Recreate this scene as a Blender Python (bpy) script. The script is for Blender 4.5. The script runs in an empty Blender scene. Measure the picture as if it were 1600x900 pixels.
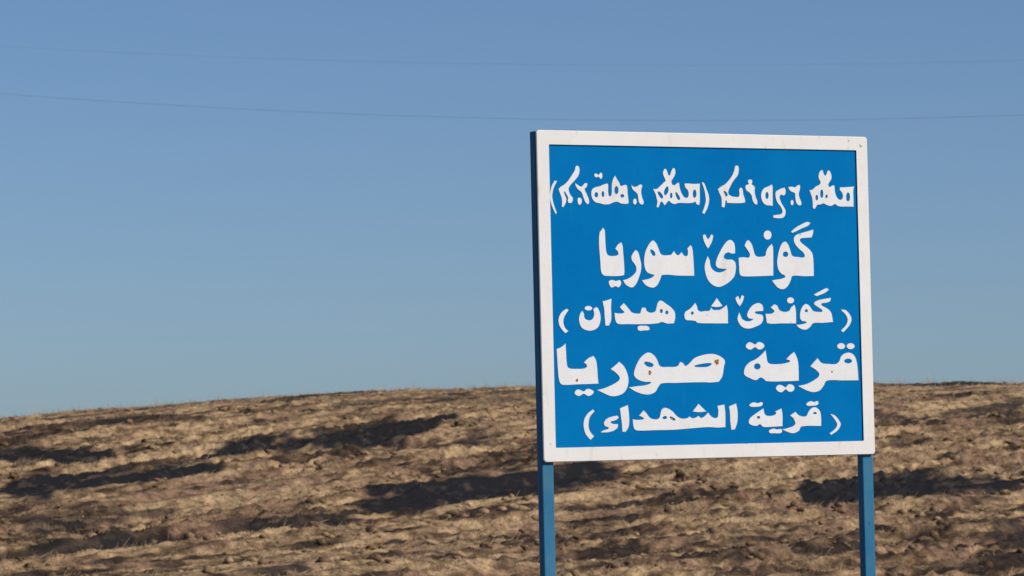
import bpy, bmesh, math, random
import numpy as np
from mathutils import Vector, Matrix

scene = bpy.context.scene
COL = scene.collection

# ------------------------------------------------------------------ camera
EYE = Vector((0.0, 0.0, 1.6))
cam_data = bpy.data.cameras.new('camera')
cam = bpy.data.objects.new('camera', cam_data)
COL.objects.link(cam)
cam.location = EYE
cam.rotation_euler = (math.radians(90) + 0.05127, 0.0, 0.0)
cam_data.sensor_width = 36.0
cam_data.lens = 150.08
cam_data.clip_start = 0.1
cam_data.clip_end = 20000.0
cam_data.dof.use_dof = True
cam_data.dof.focus_distance = 16.4
cam_data.dof.aperture_fstop = 17.0
scene.camera = cam

# ------------------------------------------------------------------ sky and sun
SUN_EL = math.radians(38)
SUN_AZ = math.radians(115)        # clockwise from +Y: behind the camera, to its right
world = bpy.data.worlds.new('World')
scene.world = world
world.use_nodes = True
wn = world.node_tree.nodes
wl = world.node_tree.links
wn.clear()
sky = wn.new('ShaderNodeTexSky')
sky.sky_type = 'NISHITA'
sky.sun_disc = False
sky.sun_elevation = SUN_EL
sky.sun_rotation = SUN_AZ
sky.altitude = 0
sky.air_density = 0.7
sky.dust_density = 0.68
sky.ozone_density = 6.5
bg = wn.new('ShaderNodeBackground')
bg.inputs['Strength'].default_value = 0.0895
wo = wn.new('ShaderNodeOutputWorld')
wl.new(sky.outputs[0], bg.inputs[0])
wl.new(bg.outputs[0], wo.inputs[0])

sun_data = bpy.data.lights.new('sun', 'SUN')
sun_data.energy = 4.0
sun_data.angle = math.radians(0.5)
sun_data.color = (1.0, 0.93, 0.83)
sun = bpy.data.objects.new('sun', sun_data)
COL.objects.link(sun)
to_sun = Vector((math.sin(SUN_AZ) * math.cos(SUN_EL), math.cos(SUN_AZ) * math.cos(SUN_EL), math.sin(SUN_EL)))
sun.rotation_euler = to_sun.to_track_quat('Z', 'Y').to_euler()
sun.location = (40, -30, 60)

vs = scene.view_settings
vs.view_transform = 'Standard'
vs.look = 'None'
vs.exposure = 0.0
vs.gamma = 1.0
vs.use_curve_mapping = False
scene.render.engine = 'CYCLES'
scene.render.filter_size = 1.55

# ------------------------------------------------------------------ helpers
def tag(o, label=None, category=None, group=None, kind=None):
    for k, v in (('label', label), ('category', category), ('group', group), ('kind', kind)):
        if v:
            o[k] = v
    return o

def link_mesh(name, me, mat=None, parent=None):
    o = bpy.data.objects.new(name, me)
    COL.objects.link(o)
    if mat:
        me.materials.append(mat)
    if parent:
        o.parent = parent
    return o

def from_bm(name, bm, mat=None, parent=None, smooth=False):
    me = bpy.data.meshes.new(name)
    bm.to_mesh(me)
    bm.free()
    if smooth:
        for p in me.polygons:
            p.use_smooth = True
    return link_mesh(name, me, mat, parent)

def box(bm, x0, x1, y0, y1, z0, z1, bevel=0.0):
    r = bmesh.ops.create_cube(bm, size=1.0)
    vsx = r['verts']
    for v in vsx:
        v.co = Vector(((x0 + x1) / 2 + v.co.x * (x1 - x0), (y0 + y1) / 2 + v.co.y * (y1 - y0), (z0 + z1) / 2 + v.co.z * (z1 - z0)))
    if bevel:
        es = list({e for v in vsx for e in v.link_edges})
        bmesh.ops.bevel(bm, geom=es, offset=bevel, segments=3, profile=0.5, affect='EDGES')

def raw_mesh(name, verts, faces_flat, loop_totals):
    me = bpy.data.meshes.new(name)
    n = len(verts)
    me.vertices.add(n)
    me.vertices.foreach_set('co', np.asarray(verts, np.float32).ravel())
    me.loops.add(len(faces_flat))
    me.loops.foreach_set('vertex_index', np.asarray(faces_flat, np.int32))
    lt = np.asarray(loop_totals, np.int32)
    me.polygons.add(len(lt))
    ls = np.concatenate([[0], np.cumsum(lt)[:-1]]).astype(np.int32)
    me.polygons.foreach_set('loop_start', ls)
    me.polygons.foreach_set('loop_total', lt)
    me.update(calc_edges=True)
    return me

def new_mat(name):
    m = bpy.data.materials.new(name)
    m.use_nodes = True
    nt = m.node_tree
    b = nt.nodes['Principled BSDF']
    return m, nt, b

def noise(nt, vec, scale, detail=4.0, rough=0.55, dist=0.0):
    n = nt.nodes.new('ShaderNodeTexNoise')
    n.inputs['Scale'].default_value = scale
    n.inputs['Detail'].default_value = detail
    n.inputs['Roughness'].default_value = rough
    n.inputs['Distortion'].default_value = dist
    if vec:
        nt.links.new(vec, n.inputs['Vector'])
    return n.outputs['Fac']

def ramp(nt, fac, stops):
    r = nt.nodes.new('ShaderNodeValToRGB')
    el = r.color_ramp.elements
    while len(el) < len(stops):
        el.new(0.5)
    for e, (p, c) in zip(el, stops):
        e.position = p
        e.color = c if len(c) == 4 else (*c, 1)
    nt.links.new(fac, r.inputs['Fac'])
    return r.outputs['Color']

def mix(nt, fac, a, b, mode='MIX'):
    m = nt.nodes.new('ShaderNodeMix')
    m.data_type = 'RGBA'
    m.blend_type = mode
    for sock, val in ((m.inputs[0], fac), (m.inputs[6], a), (m.inputs[7], b)):
        if hasattr(val, 'is_output'):
            nt.links.new(val, sock)
        elif isinstance(val, (int, float)):
            sock.default_value = val
        else:
            sock.default_value = (*val, 1)
    return m.outputs[2]

def obj_coords(nt, scale=(1, 1, 1), rot=(0, 0, 0)):
    tc = nt.nodes.new('ShaderNodeTexCoord')
    mp = nt.nodes.new('ShaderNodeMapping')
    mp.inputs['Scale'].default_value = scale
    mp.inputs['Rotation'].default_value = rot
    nt.links.new(tc.outputs['Object'], mp.inputs['Vector'])
    return mp.outputs['Vector']

def bump(nt, bsdf, height, strength, distance):
    b = nt.nodes.new('ShaderNodeBump')
    b.inputs['Strength'].default_value = strength
    b.inputs['Distance'].default_value = distance
    nt.links.new(height, b.inputs['Height'])
    nt.links.new(b.outputs[0], bsdf.inputs['Normal'])

# ------------------------------------------------------------------ ground shape
def pchip(x, xs, ys):
    xs = np.asarray(xs, float)
    ys = np.asarray(ys, float)
    h = np.diff(xs)
    d = np.diff(ys) / h
    m = np.zeros_like(ys)
    w1, w2 = 2 * h[1:] + h[:-1], h[1:] + 2 * h[:-1]
    ok = d[1:] * d[:-1] > 0
    m[1:-1][ok] = (w1 + w2)[ok] / (w1[ok] / d[:-1][ok] + w2[ok] / d[1:][ok])
    i = np.clip(np.searchsorted(xs, x) - 1, 0, len(h) - 1)
    t = np.clip((x - xs[i]) / h[i], 0, 1)
    return ((2*t**3 - 3*t**2 + 1) * ys[i] + (t**3 - 2*t**2 + t) * h[i] * m[i]
            + (-2*t**3 + 3*t**2) * ys[i+1] + (t**3 - t**2) * h[i] * m[i+1])

CREST_X = [-400, -120, -45, -25, -13.8, -10.7, -7.9, -6.9, -5.2, -2.6, 0.5, 9.7, 13.8, 30, 60, 150, 400]
CREST_Z = [0.6, 0.8, 1.6, 2.95, 3.99, 4.235, 4.46, 4.535, 4.64, 4.755, 4.825, 4.92, 4.945, 5.1, 5.0, 3.0, 1.0]
RISE_Y = [-10000, 28, 45, 60, 80, 100, 110, 116, 122, 130, 160, 300, 700, 20000]
RISE_S = [0, 0, 0.045, 0.145, 0.42, 0.79, 0.935, 1.0, 1.015, 0.98, 0.75, 0.2, 0, 0]

def ground_z(x, Y):
    return pchip(x, CREST_X, CREST_Z) * pchip(Y, RISE_Y, RISE_S)

def fade(t):
    return t * t * t * (t * (t * 6 - 15) + 10)

def value_noise(x, y, seed):
    xi = np.floor(x).astype(np.int64)
    yi = np.floor(y).astype(np.int64)
    fx = fade(x - xi)
    fy = fade(y - yi)
    def h(a, b):
        k = (a * 374761393 + b * 668265263 + seed * 974634777) & 0xffffffff
        k = ((k ^ (k >> 13)) * 1274126177) & 0xffffffff
        k = k ^ (k >> 16)
        return (k & 0xffff) / 65535.0
    a = h(xi, yi) * (1 - fx) + h(xi + 1, yi) * fx
    b = h(xi, yi + 1) * (1 - fx) + h(xi + 1, yi + 1) * fx
    return a * (1 - fy) + b * fy

def fbm(x, y, seed, octaves):
    s = 0.0
    amp = 0.5
    tot = 0.0
    for k in range(octaves):
        s = s + amp * value_noise(x, y, seed + k * 7)
        tot += amp
        x, y = x * 1.93 + y * 0.35 + 11.3, y * 1.93 - x * 0.35 + 5.7
        amp *= 0.55
    return s / tot

def row_coord(x, Y):
    # ploughed rows run away up the hill, turning flatter towards the right
    return Y - (1.5 * x - 0.25 * 8 * np.log(np.cosh(x / 8.0)))

def relief(x, Y):
    """clods and furrows above the smooth hill"""
    r = row_coord(x, Y)
    w = fbm(x * 0.35, Y * 0.2, 3, 3)
    furrow = np.sin(2 * math.pi * (r / 2.1 + 1.1 * w))
    ridge = np.sin(2 * math.pi * (r / 6.3 + 1.6 * fbm(x * 0.13, Y * 0.09, 5, 2)))
    a = x * 0.8
    big = fbm(a * 0.55, r * 0.5, 11, 3)
    c1 = 1 - np.abs(2 * fbm(a * 1.15, r * 1.7, 21, 2) - 1)
    c2 = 1 - np.abs(2 * fbm(a * 2.6, r * 3.6, 31, 2) - 1)
    c3 = value_noise(a * 9.5, r * 9.0, 41)
    rough = 0.45 + 1.1 * np.clip(fbm(x * 0.22, r * 0.16, 51, 3) * 2.2 - 0.6, 0, 1)
    amp = 0.4 + 1.2 * fbm(x * 0.3, r * 0.22, 55, 3)
    d = 0.075 * furrow * amp + 0.06 * ridge + 0.12 * (big - 0.5)
    d = d + rough * (0.07 * (c1 - 0.75) + 0.09 * (c2 - 0.75) + 0.08 * (c3 - 0.5))
    side = np.clip((60 - np.abs(x)) / 30, 0, 1)
    depth = np.clip((Y - 30) / 20, 0, 1) * np.clip((200 - Y) / 60, 0, 1)
    crest = 1 - 0.62 * np.clip((Y - 98) / 12, 0, 1)
    return d * side * depth * crest

def straw_cover(x, Y):
    """0 bare dark soil .. 1 pale straw left in rows by the plough"""
    r = row_coord(x, Y)
    w = fbm(x * 0.35, Y * 0.2, 3, 3)
    furrow = np.sin(2 * math.pi * (r / 2.1 + 1.1 * w))
    long_ = fbm(x * 0.20, r * 0.85, 101, 4) - 0.5
    short = fbm(x * 0.55, r * 2.1, 111, 4) - 0.5
    tiny = fbm(x * 1.7, r * 4.2, 121, 3) - 0.5
    line = 0.55 * np.clip((1 - np.abs(2 * fbm(x * 0.20, r * 0.60, 141, 3) - 1)) * 9 - 7.7, 0, 1)
    line2 = 0.50 * np.clip((1 - np.abs(2 * fbm(x * 0.33, r * 1.05, 145, 3) - 1)) * 9 - 7.7, 0, 1)
    line = np.maximum(line, line2)
    gate = np.clip(fbm(x * 0.4, r * 0.2, 151, 2) * 4 - 1.2, 0, 1)
    patch = fbm(x * 0.16, Y * 0.06, 131, 2) - 0.5
    return np.clip(0.545 + 0.16 * np.clip((Y - 106) / 5, 0, 1) + 0.17 * furrow * np.clip(0.2 + 2.2 * patch + 0.5, 0.1, 1.2) + 1.25 * long_ + 1.1 * short + 1.15 * tiny + 0.5 * patch - line * gate, 0, 1)

BURNT_PATCHES = [      # strength, [(x, far edge, near edge), ...] in metres on the hill
    (1, [(-10.04, 82.99, 76.6), (-9.61, 83.29, 77.1), (-8.5, 84.18, 78.0), (-7.41, 85.28, 79.59), (-6.69, 86.72, 81.88), (-5.89, 87.17, 83.78)]),
    (1, [(-6.38, 90.46, 86.92), (-5.41, 92.45, 88.16), (-4.51, 93.54, 88.86), (-3.31, 94.54, 89.8), (-2.51, 95.63, 90.6), (-1.59, 97.98, 94.79), (-1.02, 98.27, 96.68)]),
    (1, [(-11.64, 94.66, 90.27), (-11.02, 93.96, 89.92), (-10.11, 93.01, 89.32), (-9.12, 92.01, 89.67), (-8.27, 91.21, 89.86)]),
    (1, [(-3.03, 75.45, 74.25), (-2.28, 78.84, 73.7), (-1.72, 80.23, 73.2), (-0.93, 81.78, 73.55), (0.0, 83.62, 74.8), (0.6, 84.02, 76.74), (1.21, 83.82, 78.09), (1.95, 83.42, 79.04)]),
    (1, [(4.92, 77.89, 74.85), (5.76, 79.73, 74.2), (6.64, 80.73, 74.75), (7.52, 80.98, 75.89), (8.59, 81.93, 77.39), (9.48, 81.38, 78.93)]),
    (0.75, [(9.96, 99.86, 98.42), (11.37, 103.4, 98.77), (12.27, 104.95, 99.71), (13.18, 106.2, 100.71)]),
    (0.9, [(9.93, 115.58, 112.89), (11.12, 115.53, 112.64), (12.0, 115.53, 113.03), (13.05, 115.58, 113.38)]),
    (0.8, [(-7.23, 66.07, 64.57), (-6.81, 67.47, 64.47), (-5.96, 67.72, 65.07), (-5.47, 67.17, 65.72)]),
    (0.8, [(-3.38, 60.38, 58.38), (-3.04, 61.12, 58.33), (-2.6, 60.92, 59.08)]),
    (0.7, [(7.1, 67.66, 66.02), (7.68, 69.06, 66.02), (8.35, 69.46, 66.56)]),
    (0.7, [(-8.09, 71.46, 69.91), (-6.93, 72.01, 70.51), (-6.29, 74.7, 72.71), (-5.5, 76.5, 75.05)]),
    (0.7, [(-4.89, 70.21, 68.76), (-3.98, 70.91, 69.16), (-3.22, 72.8, 70.76)]),
    (0.7, [(-2.12, 89.21, 87.71), (-1.08, 91.4, 89.5), (0.0, 94.29, 92.24)]),
    (0.6, [(-4.67, 108.9, 105.86), (-2.87, 107.75, 104.76), (-0.64, 108.05, 105.36), (0.64, 108.35, 105.3)]),
    (0.6, [(8.35, 100.01, 95.53), (9.02, 98.72, 95.48), (9.44, 97.52, 96.23)]),
    (0.6, [(7.74, 90.2, 87.96), (8.43, 90.15, 88.55)]),
    (0.6, [(-3.94, 72.06, 70.31), (-3.1, 72.5, 70.46)]),
    (0.6, [(-10.56, 105.23, 101.99), (-8.75, 104.08, 100.83), (-7.17, 102.77, 100.78)]),
]
RUST = [(-273.8, -289.2, 8), (27.5, -252.4, 10), (-596.2, -313.8, 6), (-180.4, -463.3, 4), (557.7, -295.5, 4)]
WEEDS = [(11.24, 115.0, 0.4, 3, 3, 'thin dry weed on the skyline right of the sign'), (-9.76, 115.0, 0.33, 3, 4, 'short dry weed on the skyline, left of its close neighbour'), (-9.59, 115.0, 0.33, 3, 5, 'short dry weed on the skyline, right of its close neighbour')]
def burnt_mask(x, Y):
    m = np.zeros_like(x)
    jx = (fbm(x * 0.7, Y * 0.25, 61, 3) - 0.5)
    jy = (fbm(x * 0.55 + 40, Y * 0.22, 71, 4) - 0.5)
    r = row_coord(x, Y)
    fine = 0.6 * (fbm(x * 2.6, Y * 1.3, 81, 3) - 0.5) + 2.3 * (fbm(x * 0.33, r * 1.4, 85, 4) - 0.5)
    for strength, pts in BURNT_PATCHES:
        px = np.array([p[0] for p in pts])
        far = np.array([p[1] for p in pts])
        near = np.array([p[2] for p in pts])
        xx = x + jx * 1.2
        f = np.interp(xx, px, far)
        n = np.interp(xx, px, near)
        half = (f - n) / 2
        e = np.minimum(xx - px[0], px[-1] - xx)
        half = half * np.clip(e / 0.8 + 0.35, 0, 1)
        dist = np.abs(Y + jy * 3.0 - (f + n) / 2)
        v = np.clip((half - dist) / (0.22 * half + 0.30) + 0.75 + fine * 2.0, 0, 1)
        v = np.where(half > 0.02, v, 0)
        v = v * np.clip(e / 0.5 + 1, 0, 1)
        m = np.maximum(m, v * strength)
    return m

def grow(a, step, ratio, end):
    out = []
    while a < end:
        step *= ratio
        a += step
        out.append(a)
    return out

xf = np.arange(-18.0, 18.0001, 0.05)
xr = np.array(grow(18.0, 0.05, 1.12, 6000))
X = np.concatenate([-xr[::-1], xf, xr])
yf = np.arange(56.0, 122.0, 0.075)
yn = np.array(grow(-56.0, 0.075, 1.10, 300)) * -1
yb = np.array(grow(122.0, 0.09, 1.09, 9000))
YY = np.concatenate([yn[::-1], yf, yb])
gx, gy = np.meshgrid(X, YY)
gz = ground_z(gx, gy) + relief(gx, gy)
nx, ny = len(X), len(YY)
idx = np.arange(nx * ny).reshape(ny, nx)
quads = np.stack([idx[:-1, :-1], idx[:-1, 1:], idx[1:, 1:], idx[1:, :-1]], -1).reshape(-1, 4)
ground_me = raw_mesh('ground', np.stack([gx, gy, gz], -1).reshape(-1, 3), quads.ravel(), np.full(len(quads), 4))
ground_me.polygons.foreach_set('use_smooth', np.ones(len(quads), dtype=bool))
at = ground_me.attributes.new('burnt', 'FLOAT', 'POINT')
at.data.foreach_set('value', burnt_mask(gx, gy).astype(np.float32).ravel())

at = ground_me.attributes.new('straw', 'FLOAT', 'POINT')
at.data.foreach_set('value', straw_cover(gx, gy).astype(np.float32).ravel())

STRAW = (0.425, 0.298, 0.172)
SOIL = (0.175, 0.108, 0.066)
RED_SOIL = (0.24, 0.150, 0.098)
CHAR = (0.013, 0.013, 0.015)

def soil_material(name, use_patch):
    m, nt, b = new_mat(name)
    v = obj_coords(nt, (1.0, 0.5, 1.0))
    v2 = obj_coords(nt)
    big = noise(nt, v, 0.55, 5, 0.6)
    if use_patch:
        st = nt.nodes.new('ShaderNodeAttribute')
        st.attribute_name = 'straw'
        big = mix(nt, 0.25, st.outputs['Fac'], big)
    col = ramp(nt, big, [(0.18, (0.045, 0.031, 0.024)), (0.36, (0.14, 0.09, 0.054)), (0.54, (0.31, 0.208, 0.12)), (0.74, STRAW)])
    red = ramp(nt, noise(nt, v, 0.9, 3, 0.5), [(0.52, (0, 0, 0)), (0.64, (1, 1, 1))])
    col = mix(nt, red, col, RED_SOIL)
    mid = ramp(nt, noise(nt, v, 4.5, 5, 0.65), [(0.36, (0.30, 0.27, 0.25)), (0.52, (0.95, 0.95, 0.95)), (0.70, (1.45, 1.42, 1.35))])
    col = mix(nt, 0.9, col, mid, 'MULTIPLY')
    fine = ramp(nt, noise(nt, v2, 22.0, 3, 0.6), [(0.35, (0.55, 0.52, 0.5)), (0.65, (1.3, 1.28, 1.2))])
    col = mix(nt, 0.7, col, fine, 'MULTIPLY')
    if use_patch:
        a = nt.nodes.new('ShaderNodeAttribute')
        a.attribute_name = 'burnt'
        ash = mix(nt, ramp(nt, noise(nt, v, 2.6, 6, 0.7), [(0.53, (0, 0, 0)), (0.72, (1, 1, 1))]), CHAR, (0.085, 0.062, 0.046))
        col = mix(nt, a.outputs['Fac'], col, ash)
    nt.links.new(col, b.inputs['Base Color'])
    b.inputs['Roughness'].default_value = 0.95
    b.inputs['Specular IOR Level'].default_value = 0.15
    bump(nt, b, noise(nt, v2, 14.0, 5, 0.7), 0.7, 0.05)
    return m

soil = soil_material('ploughed_soil', True)
ground = link_mesh('ground', ground_me, soil)
tag(ground, 'ploughed brown hillside with straw and scorched dark strips rising behind the sign', 'ground', kind='structure')

# ------------------------------------------------------------------ loose clods and straw on the field (uncountable)
rng = np.random.default_rng(7)

def scatter_points(n, y0, y1, grow_w=0.135):
    Y = y0 + (y1 - y0) * rng.random(n)
    x = (rng.random(n) * 2 - 1) * (Y * grow_w + 3.0)
    return x, Y

N = 9000
sx, sy = scatter_points(N, 57, 119)
keep = (burnt_mask(sx, sy) < 0.25) & (rng.random(N) < np.clip(fbm(sx * 0.5, sy * 0.25, 91, 3) * 2.4 - 0.6, 0.05, 1))
sx, sy = sx[keep], sy[keep]
N = len(sx)
bmc = bmesh.new()
bmesh.ops.create_icosphere(bmc, subdivisions=2, radius=1.0)
bv = np.array([v.co[:] for v in bmc.verts])
bf = np.array([[v.index for v in f.verts] for f in bmc.faces])
bmc.free()
size = 0.022 + 0.07 * rng.random(N) ** 3
size = np.where(sy > 106, size * 0.6, size)
sz = ground_z(sx, sy) + relief(sx, sy)
ang = rng.random(N) * 6.283
lump = 1 + 0.33 * (rng.random((N, len(bv), 1)) - 0.5)
sc = size[:, None, None] * np.stack([1 + 0.6 * rng.random(N), 0.8 + 0.4 * rng.random(N), 0.55 + 0.35 * rng.random(N)], -1)[:, None, :]
P = bv[None] * lump * sc
ca, sa = np.cos(ang)[:, None], np.sin(ang)[:, None]
P = np.stack([P[..., 0] * ca - P[..., 1] * sa, P[..., 0] * sa + P[..., 1] * ca, P[..., 2]], -1)
P = P + np.stack([sx, sy, sz + size * 0.2], -1)[:, None, :]
F = (bf[None] + (np.arange(N) * len(bv))[:, None, None]).reshape(-1, 3)
clod_me = raw_mesh('clods', P.reshape(-1, 3), F.ravel(), np.full(len(F), 3))
clods = link_mesh('clods', clod_me, soil_material('clod_soil', False))
tag(clods, 'loose brown earth clods strewn over the ploughed hillside', 'clods', kind='stuff')

m_straw, nt, b = new_mat('dry_straw')
nt.links.new(ramp(nt, noise(nt, obj_coords(nt), 1.7, 3), [(0.35, (0.26, 0.17, 0.09)), (0.62, (0.46, 0.33, 0.19))]), b.inputs['Base Color'])
b.inputs['Roughness'].default_value = 0.8
N = 90000
sx, sy = scatter_points(N, 57, 119)
w = straw_cover(sx, sy)
keep = (rng.random(N) < np.clip(w * 2.6 - 1.0, 0.02, 1)) & (burnt_mask(sx, sy) < 0.3)
sx, sy = sx[keep], sy[keep]
N = len(sx)
tx, ty = scatter_points(2600, 111, 118.5)          # standing stalks along the crest
tk = fbm(tx * 0.9, ty * 0.4, 97, 3) > 0.52
sx, sy = np.concatenate([sx, tx[tk]]), np.concatenate([sy, ty[tk]])
tall = np.arange(len(sx)) >= N
N = len(sx)
sz = ground_z(sx, sy) + relief(sx, sy)
ang = rng.random(N) * 6.283
ln = np.where(tall, 0.10 + 0.22 * rng.random(N) ** 2, 0.08 + 0.16 * rng.random(N))
el = np.radians(np.where(tall, 62 + 25 * rng.random(N), 5 + 55 * rng.random(N) ** 1.6))
d = np.stack([np.cos(ang) * np.cos(el), np.sin(ang) * np.cos(el), np.sin(el)], -1)
s = np.stack([-np.sin(ang), np.cos(ang), np.zeros(N)], -1) * 0.007
base = np.stack([sx, sy, sz - 0.01], -1)
up = np.array([0, 0, 0.006])
tip = base + d * ln[:, None]
V4 = np.stack([base + s, base - s, base + up * 2, tip], 1)
F = (np.array([[0, 1, 3], [1, 2, 3], [2, 0, 3]])[None] + (np.arange(N) * 4)[:, None, None]).reshape(-1, 3)
straw_me = raw_mesh('straw', V4.reshape(-1, 3), F.ravel(), np.full(len(F), 3))
straw = link_mesh('straw', straw_me, m_straw)
tag(straw, 'pale dry straw stubble lying over the ploughed hillside', 'straw', kind='stuff')

# ------------------------------------------------------------------ overhead wires behind the hill
m_wire, nt, b = new_mat('weathered_cable')
b.inputs['Base Color'].default_value = (0.10, 0.10, 0.10, 1)
b.inputs['Roughness'].default_value = 0.6
m_wood, nt, b = new_mat('pole_wood')
nt.links.new(ramp(nt, noise(nt, obj_coords(nt, (14, 14, 0.8)), 2.0, 5), [(0.3, (0.10, 0.07, 0.05)), (0.7, (0.24, 0.18, 0.13))]), b.inputs['Base Color'])
b.inputs['Roughness'].default_value = 0.85

def wire(Y, x_low, z_low, curve, xa, xb, radius, label):
    bm = bmesh.new()
    n, k = 90, 6
    rings = []
    for i in range(n + 1):
        x = xa + (xb - xa) * i / n
        z = z_low + curve * (x - x_low) ** 2
        rings.append([bm.verts.new((x, Y + radius * math.cos(6.2832 * j / k), z + radius * math.sin(6.2832 * j / k))) for j in range(k)])
    for a, c in zip(rings, rings[1:]):
        for j in range(k):
            bm.faces.new((a[j], a[(j + 1) % k], c[(j + 1) % k], c[j]))
    o = from_bm('overhead_wire', bm, m_wire, smooth=True)
    tag(o, label, 'wire', 'overhead wires across the sky')
    return z_low + curve * (xa - x_low) ** 2, z_low + curve * (xb - x_low) ** 2

WX0, WX1 = -44.0, 56.0
D = 140.0
q = D / 6670.0
lo = wire(D, 300 * q, 1.6 + (792 - 187) * q, 3.5e-5 / q, WX0, WX1, 0.0040, 'lower thin grey overhead wire sagging just above the top of the sign')
hi = wire(D + 0.4, 250 * q, 1.6 + (792 - 98) * q, 2.7e-5 / q, WX0, WX1, 0.0018, 'upper very faint overhead wire crossing the blue sky high above the sign')

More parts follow.
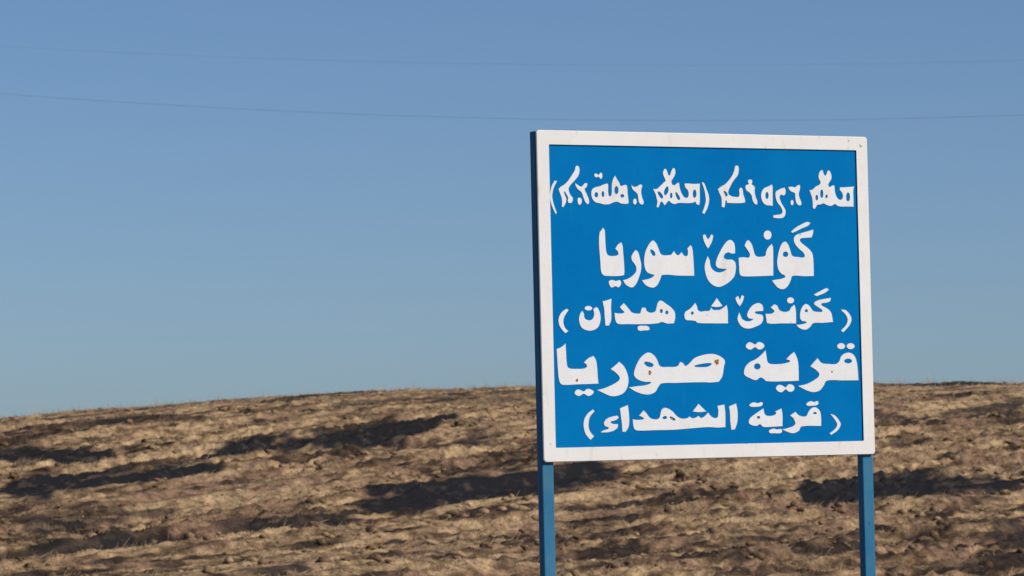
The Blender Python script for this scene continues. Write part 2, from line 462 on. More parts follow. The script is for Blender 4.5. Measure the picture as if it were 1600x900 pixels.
# ------------------------------------------------------------------ the sign
# outlines of the sign writing, in millimetres from the panel centre; c marks a corner
LETTERING = {
 1: [
  ['-672.7,431.2c -660.4,428.7c -671.7,411.3 -680,392.6 -683.7,368.7 -679.6,347.5 -672.5,326.4 -665.2,309.2c -673.1,303.8c -684.8,326.3 -693.5,350 -696,371.2 -693.2,392.5 -685.6,413.8'],
  ['-579.8,485.6 -570.4,487.6 -562.9,479.1 -563.4,460.5 -571.6,444.4 -587.6,428.2 -603.5,413.4 -611.6,401.4 -610.4,390.7 -604.5,377.5 -594.9,367 -595.8,353.7 -603.8,345.1c -616.2,346.8c -619.1,356.1 -617.2,366.7 -624.6,380 -632.1,389.2 -629.3,377.2 -622.9,362.7 -626.5,345.4 -638.4,329.3c -646,331.9c -644.1,347.9 -645.2,363.8 -650.9,379.7 -658.2,398.2c -648.6,407.6 -631.3,417.1 -615.5,430.6 -599.4,450.7 -584.9,470.9'],
  ['-586.2,424.3c -572.4,416.4 -557,410 -544.2,420.8 -533.3,423.6 -529.4,417 -535.3,404.9 -541.7,399.5 -532.9,380.9 -524.1,359.7 -524.5,346.4 -530.8,342.3 -540,347.6 -548.9,364.8 -557.7,386 -574.4,399.1 -583.4,412.3'],
  ['-575.3,365.8 -566.6,367.8 -558.8,366 -555.5,351.4 -565.2,339.3 -574.3,345.9'],
  ['-499.6,456 -490.1,460.1 -480.9,454.9 -471.2,463.1 -463.5,459.1 -464,443.1 -472,437.7 -481.1,445.6 -490.6,442.8 -498.9,448'],
  ['-515.6,383.8 -510.5,399.8 -496.2,408 -477.3,412.2 -458.4,419.1 -442.6,423.3c -438,418 -438.7,392.6 -436,376.6 -429.8,374.6 -425.3,390.1 -424.8,408.8 -422.1,427.6 -415.3,443.7 -407.2,453.2c -399.7,441.3 -389.1,426.7 -383.1,414.7 -370.5,417.5 -357.8,417.7 -353.5,404.3 -352.5,382.9 -350,361.5 -348.7,348.6c -359.9,344.7 -385,346.4 -400.6,352.4 -416.4,350.1 -435.4,343.2 -457.4,341.7 -479.2,346.3 -494.7,348.8 -507,357.2 -513.5,370.5', '-485.5,378.8 -487.5,372.6 -492.6,370.2 -497.5,372.5 -499.2,378.6 -497.2,384.8 -492.1,387.2 -487.2,384.9', '-458.5,381.7 -459.9,374.5 -463.4,371.5 -466.8,374.4 -467.9,381.6 -466.4,388.9 -462.9,391.8 -459.5,388.9', '-395.3,397.1 -397.7,387.2 -403.5,383.1 -409.1,387.1 -411,397 -408.5,406.9 -402.7,411 -397.2,407', '-370.4,376 -372.7,372.2 -378.1,370.5 -383.4,372.1 -385.5,375.8 -383.2,379.6 -377.8,381.3 -372.5,379.7'],
  ['-338.8,420.6c -323.3,411.4 -307.4,415.6 -296.2,421.1 -286.8,415.8 -290.3,405 -292.3,388.9 -288.1,370.1 -282.2,354.1 -285.6,344.6 -295.2,343.2 -304.5,351.2 -308.7,369.9 -311.5,383.3 -320.7,391.3 -333,401.9'],
  ['-313.2,355.1 -316,346.2 -322.7,342.7 -329.2,346.1 -331.5,354.9 -328.7,363.8 -322,367.4 -315.5,363.9'],
  ['-242.7,405.6c -225.3,404.4 -207.4,416.7 -191.1,430.4 -184.6,435.9 -190.6,449.3 -195,462.7 -191.4,476.2 -181.7,481.7 -174,471.1 -166.4,456.3 -158,471.3 -148.1,484.9 -138.6,479.6 -137.5,463.4 -145.9,447.1 -155.9,433.5 -151.5,421.4 -143.5,420.2 -130.5,428.4 -122.5,428.5 -119.8,412.4 -112.4,390.8 -100,374.8 -87.3,373.6 -82.1,385.8 -84.9,399.3 -95.8,409.9 -100.2,426.1c -85.7,427.6 -56.8,426.1 -27.9,427.5c -29.1,408 -29.2,380.9 -30.6,353.8 -34.2,343c -47.9,347.7 -52.4,356.3 -60.6,352.2 -91.1,350 -116.7,350.8 -132.8,349.6 -145.7,346 -161.5,351.2 -170.9,357.9 -180.7,349.7 -190.4,341.5 -196.6,348.2 -202.8,354.9 -207.7,352.1 -212.7,341.3 -219.4,331.8c -227.2,335.8 -223.6,352 -226.3,368.1 -232.1,386.9', '-219.2,392.4 -208.2,389.8 -197.4,376.5 -200.8,368.3 -211.7,376.3', '-175.7,413.1 -172.2,401 -178,387.4 -187.7,381.9 -190.6,392.7 -183.8,406.2', '-155.2,379.6 -156.7,372.8 -160,369.8 -163.1,372.8 -164.2,379.5 -162.7,386.3 -159.4,389.3 -156.3,386.3', '-138.6,391.9 -128.6,382.6 -121,367.8 -127.6,363.7 -136.8,377.1', '-47,387.5 -49.3,376.9 -54.5,372.5 -59.6,376.8 -61.2,387.3 -58.9,397.9 -53.7,402.3 -48.7,398'],
  ['-21.9,433c -10.1,430.4 0.6,408.3 11.1,381.3 12.1,359.7 3.2,332.5 -12,309.3c -23.1,314.6c -12.8,337.8 -5.7,359.5 -6.7,381.2 -10.9,402.8'],
  ['132.7,495.6 140.9,498.4 148.9,495.8 150.7,478.1 144.6,459 131.2,445.2 117.7,428.7 107.5,412.3 100.6,398.6 101.9,387.7 114.6,381.1 130.8,378.5 143.8,378.7 149,388.2 147.9,404.6 156.3,414.2 165.8,407.5 168.5,388.5 176,366.7 175.7,355.3c 159.3,353 130,352.1 91.1,353.1c 88.8,363.1 85.3,355 82.7,341.4 77.6,334.5c 66.4,338.5c 66.9,357.5 65.8,373.8 56.6,392.7 50.6,406.2c 63.8,415.9 83.5,425.6 100.1,439.4 116.9,458.6 127.3,477.8', '79.5,398.4 90.7,393.1 94.6,384.9 89.3,378.9 84,387.6'],
  ['189.6,440.5 199.6,446.1 210.3,442.1 210.7,433.1 208.8,426.5 217.5,422.3 222.5,413.6 221.1,399.9 225.3,378.2 233,359.1 229.3,346.8c 218,350.8 208.6,364.3 204.3,383.4 194.8,394.2 182,402.2 176.8,414.4 181,424 192.5,427.4 190.4,432.9'],
  ['297.3,426.8c 303.8,425.5 303.5,384.4 303,343.4c 291.5,344.7 273.5,345.9 259,353.9 249.7,370.2 248.6,389.3 253.9,403 265.7,414.1 282.3,419.8', '282.5,384.2 280.3,375.2 275.9,371.6 271.8,375.1 270.1,384.1 272.3,393.1 276.7,396.7 280.8,393.2'],
  ['316.1,398.3 327.9,406.6 344.6,413.6 359.5,416.5c 364.1,407 362,390.5 351.9,383.6 342.1,387.6 335.3,379.3 341.3,360.2 353.9,341.1 361.7,327.5 359.6,311 351,300 331.1,295.8 301.6,298.3c 301.9,309.2c 325,312.1 339.9,315 345.1,323.3 337.4,341 323.1,357.3 315.5,376.4'],
  ['374.4,418.1c 391,421 407.4,418.5 420.9,426.9 430.8,425.6 430.3,407.7 424.8,391.2 429.2,374.8 436.9,355.6 431.7,347.3 418.5,348.6 409,360.8 406.2,380 405,393.7 390.3,399.1 379,407.2'],
  ['399.6,358 397.1,349.8 391.3,346.4 385.8,349.7 383.8,357.9 386.3,366.1 392,369.5 397.6,366.2'],
  ['471.7,408.2c 486.7,409.8 503.7,422.3 520.6,429.4 525.9,439.1 518,452.8 518.5,469.3 527.2,483.2 537.3,486.1 543.6,472.4 550,465.6 557,475.4 560.6,483.7 570.6,483.8 578.6,470.1 579.7,453.6 570.9,439.7 563.9,428.6 570.4,421.7 582.2,427.4 592.2,426.1 593.4,409.6 599.4,387.6 610.7,373.9 624.1,374 629.5,387.9 623.3,401.6 615.1,409.8 617.2,420.9c 637.3,421.1 660.8,422.8 686.1,424.5c 681.2,407.8 681.2,374.6 680.2,342.8c 668.4,344 641.6,343.8 608.1,344.9 591.6,353 574.7,345.9 554.7,348.5 538.3,355.2 524.8,351 509.8,349.4 504.6,342.5 497.7,334.2c 487.8,336.9 486.8,358.9 484.1,378.1 477.9,394.5', '512.3,378.4 510.8,371.5 507.1,368.7 503.5,371.4 502.4,378.3 503.9,385.2 507.6,388 511.2,385.3', '537.1,393.8 535.1,383 530.7,378.6 526.5,382.9 525.1,393.7 527.1,404.4 531.6,408.9 535.8,404.5', '557.5,383.8 556,379.4 553,377.7 550,379.3 548.8,383.7 550.3,388.1 553.4,389.8 556.3,388.2', '662.6,382.7 659.9,371.1 654,366 648.5,370.9 646.5,382.5 649.2,394.2 655.1,399.2 660.6,394.3'],
 ],
 2: [
  ['-22.5,228.8c -11.9,233.8 -4.5,224.1 1.9,216 11,225.8 19,234 26.6,227.5c 20.2,206.3 8,186.8 0.8,178.6c -7.5,188.3 -17.7,207.8'],
  ['-1.6,151c 7.6,134.8 11.6,112 22.8,97.4 43.9,89.3 67.2,92.6 83,100.8c 59.8,102.4 42.4,105.6 33.1,118.6 39.6,141.4 53.9,167.5 70.1,190.3 88.1,208.3 103.8,213.3 119.1,203.6 124.4,184 123.7,161.2c 108.1,159.5 92.7,164.3 76.9,157.8 72.7,144.7 86.1,138.3 107.5,138.3 122.8,128.6 126,105.8 119.3,76.4 101.2,56.9 73.5,40.6 46.1,32.4 19.1,39 -1.6,56.8 -12.6,79.5 -17.6,105.5 -13.1,128.2'],
  ['166.8,190.8c 176.7,208.8 187.8,212.7c 201,197.4 208.2,177.9 214.3,158.3 225.1,150.1 248.6,150.2 261.3,153.5 264.9,168.3 275.2,184.7 292.5,198.5c 298.5,188.1 298.5,135.6 296.7,75.9c 222.8,73.3 156.2,73.2 142.8,79.7 139.5,102.5 138.1,145.6c 162.4,147.6 185.8,146.7 190,158.2 182.6,171.2'],
  ['293.6,232.3 289.7,221.5 280,214.9 268.2,214.8 259,221.3 255.8,232.1 259.7,242.9 269.3,249.6 281.1,249.6 290.3,243.1'],
  ['382.5,246c 406,262.6 438.2,277.6 462.3,285.1 476.1,279.6c 461.8,267.9 433.6,257.8 405.5,246.1 388.6,240.4c'],
  ['487.3,255.6c 486.8,240.1 478.3,223.5c 452.4,221.7 426.4,218.3 426.1,208.4 443.6,195.3 467,178.9 480.4,162.5 484.8,136.1 485.4,103.2 484.5,74.5c 439.9,73.5 384.4,74.4 378,60.3 363.5,37.3 343.3,24.1 319.7,27.4 300.5,43.8 288.3,58.6c 308.9,61.9 332.7,65.2 350.7,73.4 333.2,83.2 319.9,99.6 314.8,125.8 319.6,155.4 328.3,181.6 340.8,201.4 356.8,208 370.2,195 379.4,172 386.8,153.9 414.4,149.1 442.2,149.2 438.7,164 419.3,178.7 400,198.4 394.7,218.1 405.1,233 437.1,243 465.2,249.8', '367.1,158.8 363.4,151.9 355,148.9 346.8,151.8 343.4,158.7 347.2,165.6 355.6,168.6 363.8,165.7'],
  ['-482.7,237.7c -466,256c -458.7,246.6 -457.1,229 -456.2,196.7 -453.6,167.4 -445.4,152.7 -417.9,150.8 -402.2,155.8 -405.3,167.6 -415.4,176.3c -404.6,191.1 -388.1,202.3c -381.5,191.2 -379.4,167.7 -376.9,132.4 -375.5,94.1 -377.7,77.1c -402.7,73.5 -447.6,73.5 -469.9,77 -479.8,91 -482.2,129.1 -485.9,181.9 -485.6,217.1'],
  ['-446.4,54.4 -430.7,60.3 -415.3,56.5 -396.2,58.8 -391.4,45.6 -403.9,30.9 -417.6,35.3 -435,30.3 -444.4,40.6'],
  ['-345.3,147.2c -336.2,161.9 -323.7,173.2c -312.8,165 -305.5,141.4 -300.3,117.8 -302.3,94.2 -311,70.6 -323.1,47.1 -341.6,30.9 -362.3,35.3 -375.9,45.6 -384.1,58.8c -361.5,64.7 -340.3,76.5 -326,91.3 -323.9,106 -332.1,120.7 -342.2,132.5'],
  ['-244.3,210.2c -230.7,197.8 -220.8,177.2 -212.6,159.4 -198.7,153.6 -167.1,155.2c -152.7,170c -144.2,158.2 -133.8,153.2c -118.3,166.3c -109.2,153.9 -95.2,151.6 -91.2,165.8 -93.3,179.2c -78.8,192.6c -70.6,183.7 -66.4,148.1 -64.7,106.5 -63.9,74.7c -134.3,75.2 -207.9,77.5 -217.1,61.9 -229.9,41.2 -247.7,30.2 -268.6,32.3 -285.7,41.2 -300.5,58.9c -278.2,62.4 -257.1,68.3 -243.5,78.1c -263.6,82.5 -279.1,91.3 -287.2,112 -288.3,135.6 -282.2,165.1 -271.2,185.8 -256.7,203.6', '-258.3,172.6 -245.5,169.7 -237.1,157 -243.6,150.5 -253.5,158.7'],
 ],
 3: [
  ['-633.3,-47.5c -625.1,-52.9c -642.4,-74.3 -649.2,-95.7 -643.5,-117.2 -628.5,-131.6c -642,-139.4c -660.3,-120.7 -670.2,-99.2 -667.5,-77.8 -654.5,-59.9'],
  ['-565.7,-55.9c -558.4,-67.4 -556.7,-81.8 -542.3,-90.8 -525.4,-89.1 -516.7,-78.3 -514.2,-64 -518,-50.3c -503,-42.5 -491.6,-55.1 -486.2,-74.9 -487.7,-96.4 -498.8,-117.9 -522.3,-129.3 -547.5,-129.2 -570.3,-118.3 -580.2,-96 -579.7,-78.1 -573,-63.1'],
  ['-521.7,-46.4 -525.2,-51.4 -533.7,-54.6 -543.8,-54.5 -552.1,-51.3 -555.3,-46.3 -551.8,-41.2 -543.3,-38 -533.2,-38.1 -524.9,-41.3'],
  ['-475.9,-20.9c -455.9,-16.3 -435.9,-10.9c -438.9,-42.6 -438.4,-71.4 -440.3,-93 -450.1,-111.7c -465.7,-111.6c -468.2,-78.5 -469.5,-49.7'],
  ['-400.7,-42.7c -382.1,-27.6c -371.7,-37.4 -359.3,-50.1 -346.9,-62.7 -312.9,-66.5 -307.6,-57.5 -302.5,-44.8c -286.7,-44.9c -280.7,-57.5 -265.9,-63.7 -244.4,-59.5 -237.5,-43.2 -230.5,-25.1 -217.4,-17.8 -196.3,-28.8 -171,-45.2 -156.4,-61.6 -154.8,-83.4 -161,-104.4c -189.9,-105.7 -215.5,-99.4 -232.8,-104.1 -284.2,-107.1 -369.4,-106.7 -411.8,-104.7 -422,-89.5 -424.2,-63.6c -402.2,-66.2 -380.9,-62.6 -389.2,-54.3', '-210.4,-57.8 -212.3,-63.6 -216.7,-65.7 -220.9,-63.5 -222.4,-57.7 -220.6,-51.9 -216.2,-49.8 -212,-52', '-185.2,-63.3 -187.5,-68.4 -192.3,-70.5 -197,-68.3 -199,-63.2 -196.7,-58.2 -191.9,-56 -187.2,-58.2'],
  ['-322,-115.9 -297.2,-112.8 -275.1,-116.2 -272,-128.1 -293.4,-130.6 -319.9,-130.4'],
  ['-113.7,-78.1 -108.9,-61.7 -89.1,-50.9 -75.8,-40 -63.8,-27.3c -55.5,-40 -52.4,-52.8 -41.8,-60.1 -20.3,-58.2 0.9,-56.7 7.4,-44.9c 17.5,-53.6 34,-54.5 48.2,-53.7 60.2,-47.8 79.5,-36c 83.6,-57.8 83.1,-106.2c 16,-105.8 -54.6,-103.5 -64.5,-96.5 -86.1,-93.8 -106.7,-91.6', '-71.8,-66.2 -73.7,-70.6 -78.1,-72.4 -82.4,-70.5 -84,-66.2 -82.1,-61.8 -77.7,-60 -73.4,-61.8'],
  ['7.5,-40.9c 35.3,-9.3c 60.4,-39.9c 34.3,-43.8'],
  ['119.1,-10.2c 132.6,-2.3 139.4,-14.3 149.4,0.8 159.7,-3.2c 152,-24.2 138.6,-41.3c 126.2,-26.9'],
  ['135.6,-63.9c 142.3,-77.8 149.1,-89.8 167.9,-97.8 187,-96.7 200.5,-90c 177.7,-85.9 171,-74 183.6,-50.1 203.1,-34.3 227.2,-28.4 243.6,-38.4 246.3,-59.1c 226.2,-60.2 207,-62.9 216.4,-70.1 240.2,-74.2 245.5,-86.2 236.8,-106.1 210.1,-118.7 176.5,-126.5 148.2,-120.4 132,-103.6 126.8,-85.7'],
  ['280.3,-46.4c 296.5,-33.3c 310.7,-38.5 319.9,-54.5 341.3,-62.6 365.5,-58.7 375.5,-44.7 391.3,-35.5c 396.8,-58.8 396.3,-107.6c 325.5,-107.3 264.1,-106.2 258.8,-90.2 255.6,-69.5c 283.4,-69.2 297.1,-60.4 291.1,-53.6'],
  ['389.4,-18.7 386.3,-25.5 377.9,-29.9 367.3,-29.9 359.2,-25.4 356.6,-18.6 359.7,-11.8 368,-7.5 378.6,-7.5 386.7,-11.9'],
  ['481.1,3.2c 513.1,17.2 542.6,28.1 554.1,22c 532.3,9.2 495.4,-2.8c'],
  ['561,-9c 558.2,-21 540.9,-27.8 516.4,-31.8 518.6,-39 545,-51.2 561.6,-67.3 568.8,-102.8c 519,-106.2 475.2,-107.2 462.7,-120 440.5,-131.9 411.7,-125.7 396.6,-112.8c 421.8,-110.9 445.3,-103 422.2,-96.9 415.4,-82.9 418.6,-58.8 431.3,-38.8 448.4,-32.9 465,-44.9 476.7,-59 500.9,-63.1 520.4,-59.2 496.6,-43 482.4,-30.9 497.3,-19.7 526.7,-13.7', '452,-58.9 449.9,-62.9 445,-64.5 440.2,-62.9 438.4,-58.9 440.5,-54.9 445.4,-53.3 450.2,-54.9'],
  ['606,-55.4c 628,-56.3 647.1,-71.7 656.3,-91.9 645.7,-116 615.5,-142.9c 604.9,-136c 628.5,-115.9 637.5,-95.8 629.8,-75.6'],
 ],
 4: [
  ['-682.2,-197.5c -660.3,-189.5 -641.2,-176.2c -639.9,-209 -638,-250 -631.1,-267.6 -597.2,-271.6 -562.2,-270.1 -551.1,-262 -565.1,-248.8c -543.7,-232.2 -520.7,-224.2c -510.2,-240 -505.3,-269.9 -503.9,-299.9 -501.6,-329.1c -537.6,-330.1 -603.2,-331.2 -646.8,-332.5 -666.2,-328.6 -674.5,-312.9 -678.6,-271.9 -680.5,-231'],
  ['-608.3,-360.2 -594.9,-348.5 -579.7,-351.3 -567.6,-355.9 -553.4,-347.1 -533.8,-350 -523.1,-359.4 -534.4,-371.2 -549.8,-374.8 -567.9,-366.3 -586.9,-374.3 -602.1,-370.3'],
  ['-448.3,-274.2c -425.8,-259.5 -409.1,-246.9c -391.8,-259.8 -377,-282.5 -369,-312.6 -374.2,-342.6 -392.6,-365.6 -424.7,-376.4 -451.1,-376.1 -481.5,-364.5 -511.1,-352.1c -476.6,-345.1 -445.5,-334.2 -418.7,-321.4 -408.6,-308.4 -422.3,-291.4'],
  ['-345.9,-294.1 -337.6,-267.8 -319,-237.9 -296.3,-219.3 -276.1,-213.1 -254.1,-223.4 -239,-242.4 -227.6,-265.1 -190.6,-268.2 -150.2,-265.9 -138.5,-250.1c -125.1,-254 -114.2,-265.1 -95.9,-255.1 -72.8,-236.3 -36.4,-225.3 -0.8,-220.5 27.4,-223.9 50.7,-234 65.4,-248.8 60,-272.5 51.8,-308 34.7,-328.4c -4,-331.1 -32.2,-329.6 -93.6,-329.7 -161,-330.8 -223.7,-332 -237.4,-344.2 -251.4,-362.9 -278.4,-372.7 -309.4,-370.4 -344.6,-358.7 -369.9,-343.7c -330.7,-339.3 -295.1,-336 -270.4,-326.9 -299.2,-324.7 -325.7,-316.8 -340.9,-306.1', '-297.2,-251.3 -279.3,-250.3 -258.2,-259.2 -264.2,-267.8 -286.4,-264.6', '-73.8,-267.4 -46.5,-260.5 -10.2,-256.6 -8.9,-256.8 3.7,-259.3 -6.9,-267.1 -19.6,-270.2 -46.8,-270.7'],
  ['150,-289.3 158.7,-269.5 178.2,-253.8 207.2,-242.1 231.5,-226.4 252.2,-208.7c 256.3,-230.6 260.4,-253.4 273.6,-261.5 321.5,-261.9 350.5,-257.4 362.8,-251.5 344.6,-245.3c 365.9,-227.5 384.1,-216.5c 395.5,-235.8 402.1,-259.9 403.2,-299.9 402.4,-328.7c 348.3,-330.1 252.4,-328.9 238.3,-318.8 224.1,-314.7 204.7,-324.4 176.4,-316.2 152.9,-304', '226.4,-271.4 221.8,-279.3 211.7,-282.3 201.8,-279.1 197.7,-271.1 202.3,-263.2 212.4,-260.1 222.3,-263.4'],
  ['161,-192.1 175.7,-178.3 192.3,-180.4 204.1,-186.4 218.7,-177.4 237.7,-180.7 247.9,-192.7 234.5,-205.7 217.8,-206.4 203.7,-198.3 186.8,-207 169.2,-204.1'],
  ['294.7,-354.5 309.5,-342 328.6,-346.2 340.4,-351.9 352.8,-341.3 372,-342.7 382.2,-355.6 371.2,-369.5 351.9,-369.2 340.2,-361.1 323,-371.7 304.8,-368.6'],
  ['456.3,-273.2c 476.3,-254.5 492.2,-241.4c 511.1,-259.7 544.1,-264 578.2,-264.3 593.2,-253.6 603.6,-233.6 633.4,-220.9 658.7,-227.2 672.8,-246.3 679.1,-278.6 682.4,-330.3c 605.5,-330.2 532.3,-330.2 517.1,-350.1 497.1,-367.9 467.8,-373.5 434.1,-365.1 396,-347.8c 434.9,-341.1 474.1,-325.5 497.5,-306.9 484.9,-289.5', '652.4,-254.5 646.8,-260.5 634.5,-262.8 622.3,-260.3 617.1,-254.2 622.7,-248.2 635,-245.9 647.2,-248.4'],
  ['623.3,-196.7 619.2,-203.9 609.3,-208.2 597.5,-208.1 587.9,-203.6 584.2,-196.4 588.4,-189.2 598.3,-184.8 610,-184.9 619.7,-189.4'],
  ['668.4,-197 664.3,-204.2 654.3,-208.6 642.6,-208.5 632.9,-204 629.2,-196.7 633.4,-189.5 643.3,-185.1 655.1,-185.2 664.7,-189.7'],
 ],
 5: [
  ['-529.3,-423.9c -521.4,-431.6c -542.4,-452.6 -548.9,-478.8 -545.7,-501.8 -526.3,-525.2c -542.8,-538.7c -563.4,-517.9 -572.2,-488.3 -569.6,-462.1 -553.6,-439.3'],
  ['-421.7,-448.6c -416.9,-457.9 -434.6,-468.2 -452.2,-472.8 -442.7,-478.9 -420.2,-480.3c -421.7,-493.1 -439.6,-506 -470.7,-512 -500.8,-511.5c -485.9,-502.9 -462.5,-495.7 -477.8,-488.2 -483.3,-476.6 -473.2,-462 -449.7,-452.5'],
  ['-410.8,-421.7c -394.3,-416 -374.7,-409.7c -370.9,-438.8 -369.8,-471.9 -374.4,-494.9 -388.5,-511.8c -402.8,-510.3c -404.6,-477.9 -407.8,-451.5'],
  ['-328.3,-451.1c -306.3,-430.9c -292.9,-441.7 -278.5,-458.5 -255.2,-465.5 -237.4,-460.8 -231.8,-444.3 -224.7,-428.5 -206.8,-422.4 -179.6,-434.4 -156.5,-455.4 -137,-464 -113.3,-463.4 -101.2,-456.9c -87.6,-463.8 -71.6,-460.7 -61.5,-455.2c -47.9,-463.1 -31.8,-455.7 -16.7,-442.6c -5.1,-456.1 7.8,-463.7 21.8,-463.9 25.9,-459.2 28.5,-437.9 25,-418.7c 57.7,-414.1c 61.8,-449.1 60.2,-501c 23.6,-502.5 -19.1,-499.9 -98.6,-503.6 -177.8,-507.5 -256.4,-507.5 -326.8,-507.9 -348.1,-502.6 -354.3,-485.3 -356,-463.2c -333.4,-465.9 -306,-463 -313.7,-456.9', '-222.5,-461 -209.7,-454.6 -203.2,-460.3 -212,-465.2', '-190.1,-457.5 -172.5,-461.8 -166,-470.2 -178.6,-469'],
  ['-88.1,-439.1c -59.4,-409.6c -23.4,-440.1c -57.2,-442.9'],
  ['77.9,-421.6c 111.4,-410.6c 117.2,-437.1 115.9,-479.8 103.3,-510.3c 85.9,-512.1c 81.8,-479.2 81.1,-449.4'],
  ['165.9,-484.9 172.6,-467.9 198.7,-451.2 219.7,-439.5 236.4,-431.2c 240.9,-451.8 251,-459.3 275.7,-459.7 292.4,-452.6 287.5,-444c 318.9,-432.8c 323.3,-457.4 322,-502c 269.2,-503.7 232.1,-503.1 218,-493 202.4,-499.2 176.9,-494.5', '218.3,-466 216.2,-469.4 211.5,-470.6 206.9,-469.3 205,-465.8 207.1,-462.4 211.8,-461.2 216.4,-462.6'],
  ['170,-418.7 189.8,-407.4 210.2,-410.7 231.9,-408 229.4,-421.7 199.5,-426.4 179,-425.2'],
  ['257.5,-517.7 279.4,-509.5 297.3,-512.8 316.5,-512.2 316,-526.8 284,-528.4 262.3,-527.2'],
  ['356.9,-460.1c 383.3,-446.7c 400,-460.7 431.1,-464.2 442,-448.5 458.1,-433.6 479.1,-430.9 497.9,-447.1 502.4,-473.1 501.4,-504.2c 409,-504.8 398.2,-519.7 371.9,-530 346.1,-525.2 316.5,-513.1c 346.6,-508 379.2,-494.8 373.5,-476.2', '481,-453.8 478.8,-456.3 473.1,-457.1 467.4,-456.2 465.3,-453.6 467.5,-451 473.3,-450.2 479,-451.2'],
  ['433.6,-416.9 453.7,-406.8 471.9,-410.1 489.2,-407.3 488.8,-421.1 458.4,-425.8 437.5,-424.7'],
  ['542.7,-456.5c 566.1,-463.3 586,-483.1 593.4,-500.5 576.9,-522.8 546.4,-539.5c 537.7,-532c 562.9,-517.3 575,-500.2 566.6,-482.8'],
 ],
}
yaw, lean = 0.53075, 0.02641
U0 = Vector((math.cos(yaw), math.sin(yaw), 0))
Z0 = Vector((0, 0, 1))
U = (U0 * math.cos(lean) + Z0 * math.sin(lean)).normalized()
V = (Z0 * math.cos(lean) - U0 * math.sin(lean)).normalized()
BACK = V.cross(U).normalized()
W, H = 1.5, 1.2355
CENTRE = Vector((0.7487, 16.205, 2.4024))
drop = CENTRE.z / V.z
root = bpy.data.objects.new('village_sign', None)
root.empty_display_size = 0.3
COL.objects.link(root)
root.matrix_world = Matrix.Translation(CENTRE - V * drop) @ Matrix((U, BACK, V)).transposed().to_4x4()
tag(root, 'blue village sign with white Syriac, Kurdish and Arabic lettering on two blue posts', 'sign')
MID = drop            # height of the panel centre in the sign's own axes

def paint(name, base, alt, rough, scale=3.0, stain=None, stain_amt=0.5, spec=0.4):
    m, nt, b = new_mat(name)
    v = obj_coords(nt)
    col = mix(nt, ramp(nt, noise(nt, v, scale, 6, 0.62), [(0.35, (0, 0, 0)), (0.7, (1, 1, 1))]), base, alt)
    if stain:
        drips = obj_coords(nt, (9, 9, 2.2))
        f = ramp(nt, noise(nt, drips, 2.3, 6, 0.65), [(0.58, (0, 0, 0)), (0.75, (stain_amt,) * 3)])
        col = mix(nt, f, col, stain)
        sp = ramp(nt, noise(nt, v, 34.0, 3, 0.5), [(0.70, (0, 0, 0)), (0.76, (0.7, 0.7, 0.7))])
        col = mix(nt, sp, col, tuple(c * 0.55 for c in stain))
    nt.links.new(col, b.inputs['Base Color'])
    b.inputs['Roughness'].default_value = rough
    b.inputs['Specular IOR Level'].default_value = spec
    bump(nt, b, noise(nt, v, 60.0, 4, 0.6), 0.12, 0.002)
    return m

m_blue = paint('sign_blue_paint', (0.0, 0.152, 0.43), (0.001, 0.182, 0.465), 0.5, 2.2, (0.008, 0.20, 0.38), 0.45, 0.02)
m_white = paint('frame_white_paint', (0.80, 0.79, 0.765), (0.755, 0.735, 0.695), 0.5, 5.0, (0.52, 0.42, 0.31), 0.5, 0.3)
m_letter = paint('lettering_white_paint', (0.79, 0.80, 0.81), (0.74, 0.735, 0.72), 0.5, 9.0, (0.60, 0.52, 0.41), 0.45, 0.2)
m_post = paint('post_blue_paint', (0.030, 0.155, 0.285), (0.055, 0.20, 0.31), 0.45, 6.0, (0.10, 0.16, 0.20), 0.4, 0.1)
m_steel = paint('bolt_steel', (0.74, 0.72, 0.68), (0.64, 0.60, 0.54), 0.55, 40.0)
m_rust = paint('rust', (0.30, 0.12, 0.03), (0.42, 0.22, 0.08), 0.8, 60.0, spec=0.1)

bm = bmesh.new()
box(bm, -W / 2 + 0.004, W / 2 - 0.004, 0.0015, 0.009, MID - H / 2 + 0.004, MID + H / 2 - 0.004)
panel = from_bm('panel', bm, m_blue, root)

def rounded(w, h, r, n=5):
    pts = []
    for cx, cz, a0 in ((w - r, h - r, 0), (-w + r, h - r, 90), (-w + r, -h + r, 180), (w - r, -h + r, 270)):
        for k in range(n + 1):
            a = math.radians(a0 + 90 * k / n)
            pts.append((cx + r * math.cos(a), cz + r * math.sin(a)))
    return pts

def frame_mesh():
    bm = bmesh.new()
    fw = 0.0505
    out = rounded(W / 2, H / 2, 0.014)
    inn = rounded(W / 2 - fw, H / 2 - fw, 0.004)
    c = 0.0025
    def ring(pts, y, s):
        return [bm.verts.new((x - math.copysign(s, x), y, MID + z - math.copysign(s, z))) for x, z in pts]
    loops = [ring(out, 0.001, 0), ring(out, c - 0.004, 0), ring(out, -0.004, c), ring(inn, -0.004, -c), ring(inn, c - 0.004, 0), ring(inn, 0.001, 0)]
    n = len(out)
    for k in range(len(loops)):
        a, b_ = loops[k], loops[(k + 1) % len(loops)]
        for j in range(n):
            bm.faces.new((a[j], a[(j + 1) % n], b_[(j + 1) % n], b_[j]))
    bmesh.ops.recalc_face_normals(bm, faces=bm.faces[:])
    return bm
from_bm('frame', frame_mesh(), m_white, root)

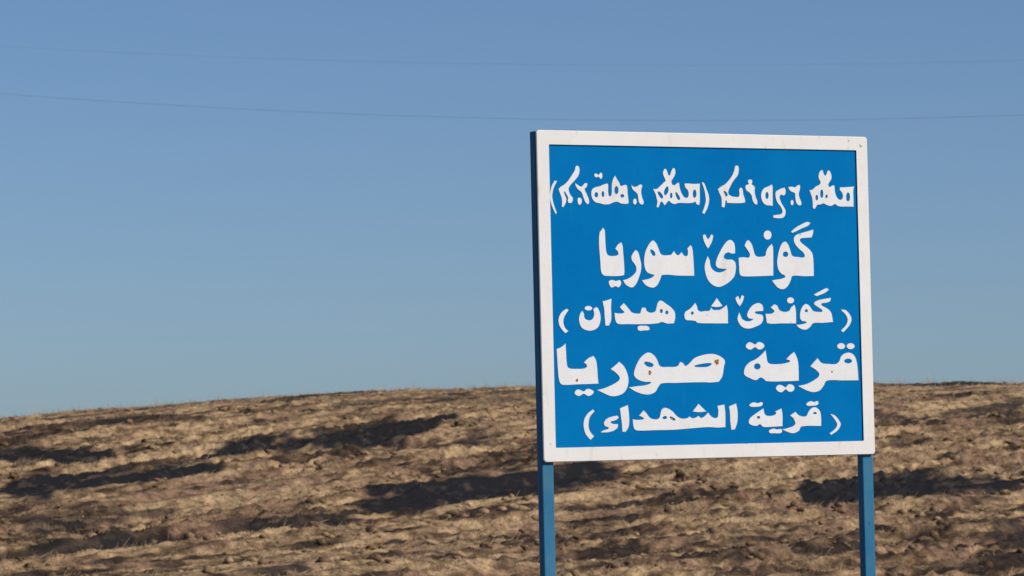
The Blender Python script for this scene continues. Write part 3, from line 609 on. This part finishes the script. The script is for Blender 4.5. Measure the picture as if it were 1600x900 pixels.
for side in (-1, 1):
    bm = bmesh.new()
    x0, x1 = (-W / 2 + 0.001, -W / 2 + 0.051) if side < 0 else (W / 2 - 0.051, W / 2 - 0.001)
    box(bm, x0, x1, 0.0105, 0.0485, -0.45, MID + H / 2 - 0.003, 0.005)
    from_bm('post', bm, m_post, root)
for zc in (MID - H / 2 + 0.03, MID + H / 2 - 0.035):
    bm = bmesh.new()
    box(bm, -W / 2 + 0.054, W / 2 - 0.054, 0.0115, 0.0405, zc - 0.016, zc + 0.016, 0.003)
    from_bm('crossbar', bm, m_post, root)

for bx, bz in ((0.7199, 0.5848),):
    bm = bmesh.new()
    bmesh.ops.create_uvsphere(bm, u_segments=12, v_segments=8, radius=0.0075)
    for v in bm.verts:
        v.co = Vector((bx + v.co.x, -0.004 + v.co.y * 0.35, MID + bz + v.co.z))
    from_bm('bolt', bm, m_steel, root, smooth=True)

INSET = 0.0010
def spline(loop):
    """closed outline through traced points, smooth except at points marked as corners"""
    pts = []
    for t in loop.split():
        c = t.endswith('c')
        a, b_ = t.rstrip('c').split(',')
        pts.append((np.array((float(a), float(b_))) / 1000.0, c))
    n = len(pts)
    out = []
    for i in range(n):
        p1, k1 = pts[i]
        p2, k2 = pts[(i + 1) % n]
        p0 = pts[i - 1][0]
        p3 = pts[(i + 2) % n][0]
        L = np.linalg.norm(p2 - p1)
        def tangent(a, b2):
            t = b2 - a
            ln = np.linalg.norm(t)
            return t / ln * min(L, ln) if ln > 1e-9 else t
        t1 = (p2 - p1) if k1 else tangent(p0, p2)
        t2 = (p2 - p1) if k2 else tangent(p1, p3)
        steps = 4 if L > 0.004 else 2
        for s_ in range(steps):
            u = s_ / steps
            h00, h10, h01, h11 = 2*u**3-3*u**2+1, u**3-2*u**2+u, -2*u**3+3*u**2, u**3-u**2
            out.append(h00 * p1 + h10 * t1 + h01 * p2 + h11 * t2)
    return out

def inset(pts, d):
    """pull a closed outline inwards by d metres (outwards when d is negative)"""
    P_ = np.array(pts)
    nx_ = np.roll(P_, -1, 0)
    area = 0.5 * np.sum(P_[:, 0] * nx_[:, 1] - nx_[:, 0] * P_[:, 1])
    t = nx_ - np.roll(P_, 1, 0)
    t /= np.maximum(np.linalg.norm(t, axis=1, keepdims=True), 1e-9)
    left = np.stack([-t[:, 1], t[:, 0]], 1) * (1 if area > 0 else -1)
    return P_ + left * d

def lettering_line(shapes, label, thin):
    bm = bmesh.new()
    for shape in shapes:
        cu = bpy.data.curves.new('outline', 'CURVE')
        cu.dimensions = '2D'
        cu.fill_mode = 'BOTH'
        cu.extrude = 0.0008
        for k_, loop in enumerate(shape):
            pts = inset(spline(loop), thin if k_ == 0 else -0.9 * thin)
            sp = cu.splines.new('POLY')
            sp.points.add(len(pts) - 1)
            for p_, q_ in zip(sp.points, pts):
                p_.co = (q_[0], q_[1], 0, 1)
            sp.use_cyclic_u = True
        tmp = bpy.data.objects.new('outline', cu)
        COL.objects.link(tmp)
        dg = bpy.context.evaluated_depsgraph_get()
        me = bpy.data.meshes.new_from_object(tmp.evaluated_get(dg))
        me.transform(Matrix(((1, 0, 0, 0), (0, 0, -1, 0.0005), (0, 1, 0, MID), (0, 0, 0, 1))))
        bm.from_mesh(me)
        bpy.data.meshes.remove(me)
        bpy.data.objects.remove(tmp)
        bpy.data.curves.remove(cu)
    return tag(from_bm('lettering', bm, m_letter, panel), label)

LINE_LABELS = {
    1: 'Syriac top line of white lettering with brackets',
    2: 'large bold Kurdish line of white lettering',
    3: 'smaller Kurdish line of white lettering in brackets',
    4: 'large wide Arabic line of white lettering',
    5: 'smaller bottom Arabic line of white lettering in brackets',
}
for k, shapes in LETTERING.items():
    lettering_line(shapes, LINE_LABELS[k], {1: 0.0014, 3: 0.0004}.get(k, INSET))

for u, v, r in RUST:
    bm = bmesh.new()
    n = 11
    rr = random.Random(int(u * 7 + v))
    ring = []
    for j in range(n):
        a = 6.2832 * j / n
        q_ = r * (0.65 + 0.6 * rr.random()) / 1000
        ring.append((u / 1000 + q_ * math.cos(a), MID + v / 1000 + q_ * 1.1 * math.sin(a)))
    front = [bm.verts.new((x, -0.0008, z)) for x, z in ring]
    rear = [bm.verts.new((x, -0.0004, z)) for x, z in ring]
    bm.faces.new(front)
    for j in range(n):
        bm.faces.new((front[j], front[(j + 1) % n], rear[(j + 1) % n], rear[j]))
    bmesh.ops.recalc_face_normals(bm, faces=bm.faces[:])
    from_bm('rust_spot', bm, m_rust, panel)

# ------------------------------------------------------------------ dry weeds on the skyline
def weed(x, Y, h, n, seed, label):
    rr = random.Random(seed)
    z0 = float(ground_z(np.array([x]), np.array([Y]))[0] + relief(np.array([x]), np.array([Y]))[0])
    bm = bmesh.new()
    for k in range(n):
        a = rr.random() * 6.283
        top = Vector((0.18 * h * math.cos(a), 0.18 * h * math.sin(a), h * (0.6 + 0.4 * rr.random()) if k else h))
        if k == 0:
            top.x *= 0.2
        prev = None
        for i in range(6):
            t = i / 5
            c = Vector((x, Y, z0 - 0.03)) + Vector((top.x * t * t, top.y * t * t, top.z * t))
            r_ = 0.013 * (1 - 0.7 * t)
            ring = [bm.verts.new(c + Vector((r_ * math.cos(2.094 * j), r_ * math.sin(2.094 * j), 0))) for j in range(3)]
            if prev:
                for j in range(3):
                    bm.faces.new((prev[j], prev[(j + 1) % 3], ring[(j + 1) % 3], ring[j]))
            prev = ring
    o = from_bm('dry_weed', bm, m_straw)
    tag(o, label, 'weed', 'dry weeds on the skyline')
for args in WEEDS:
    weed(*args)
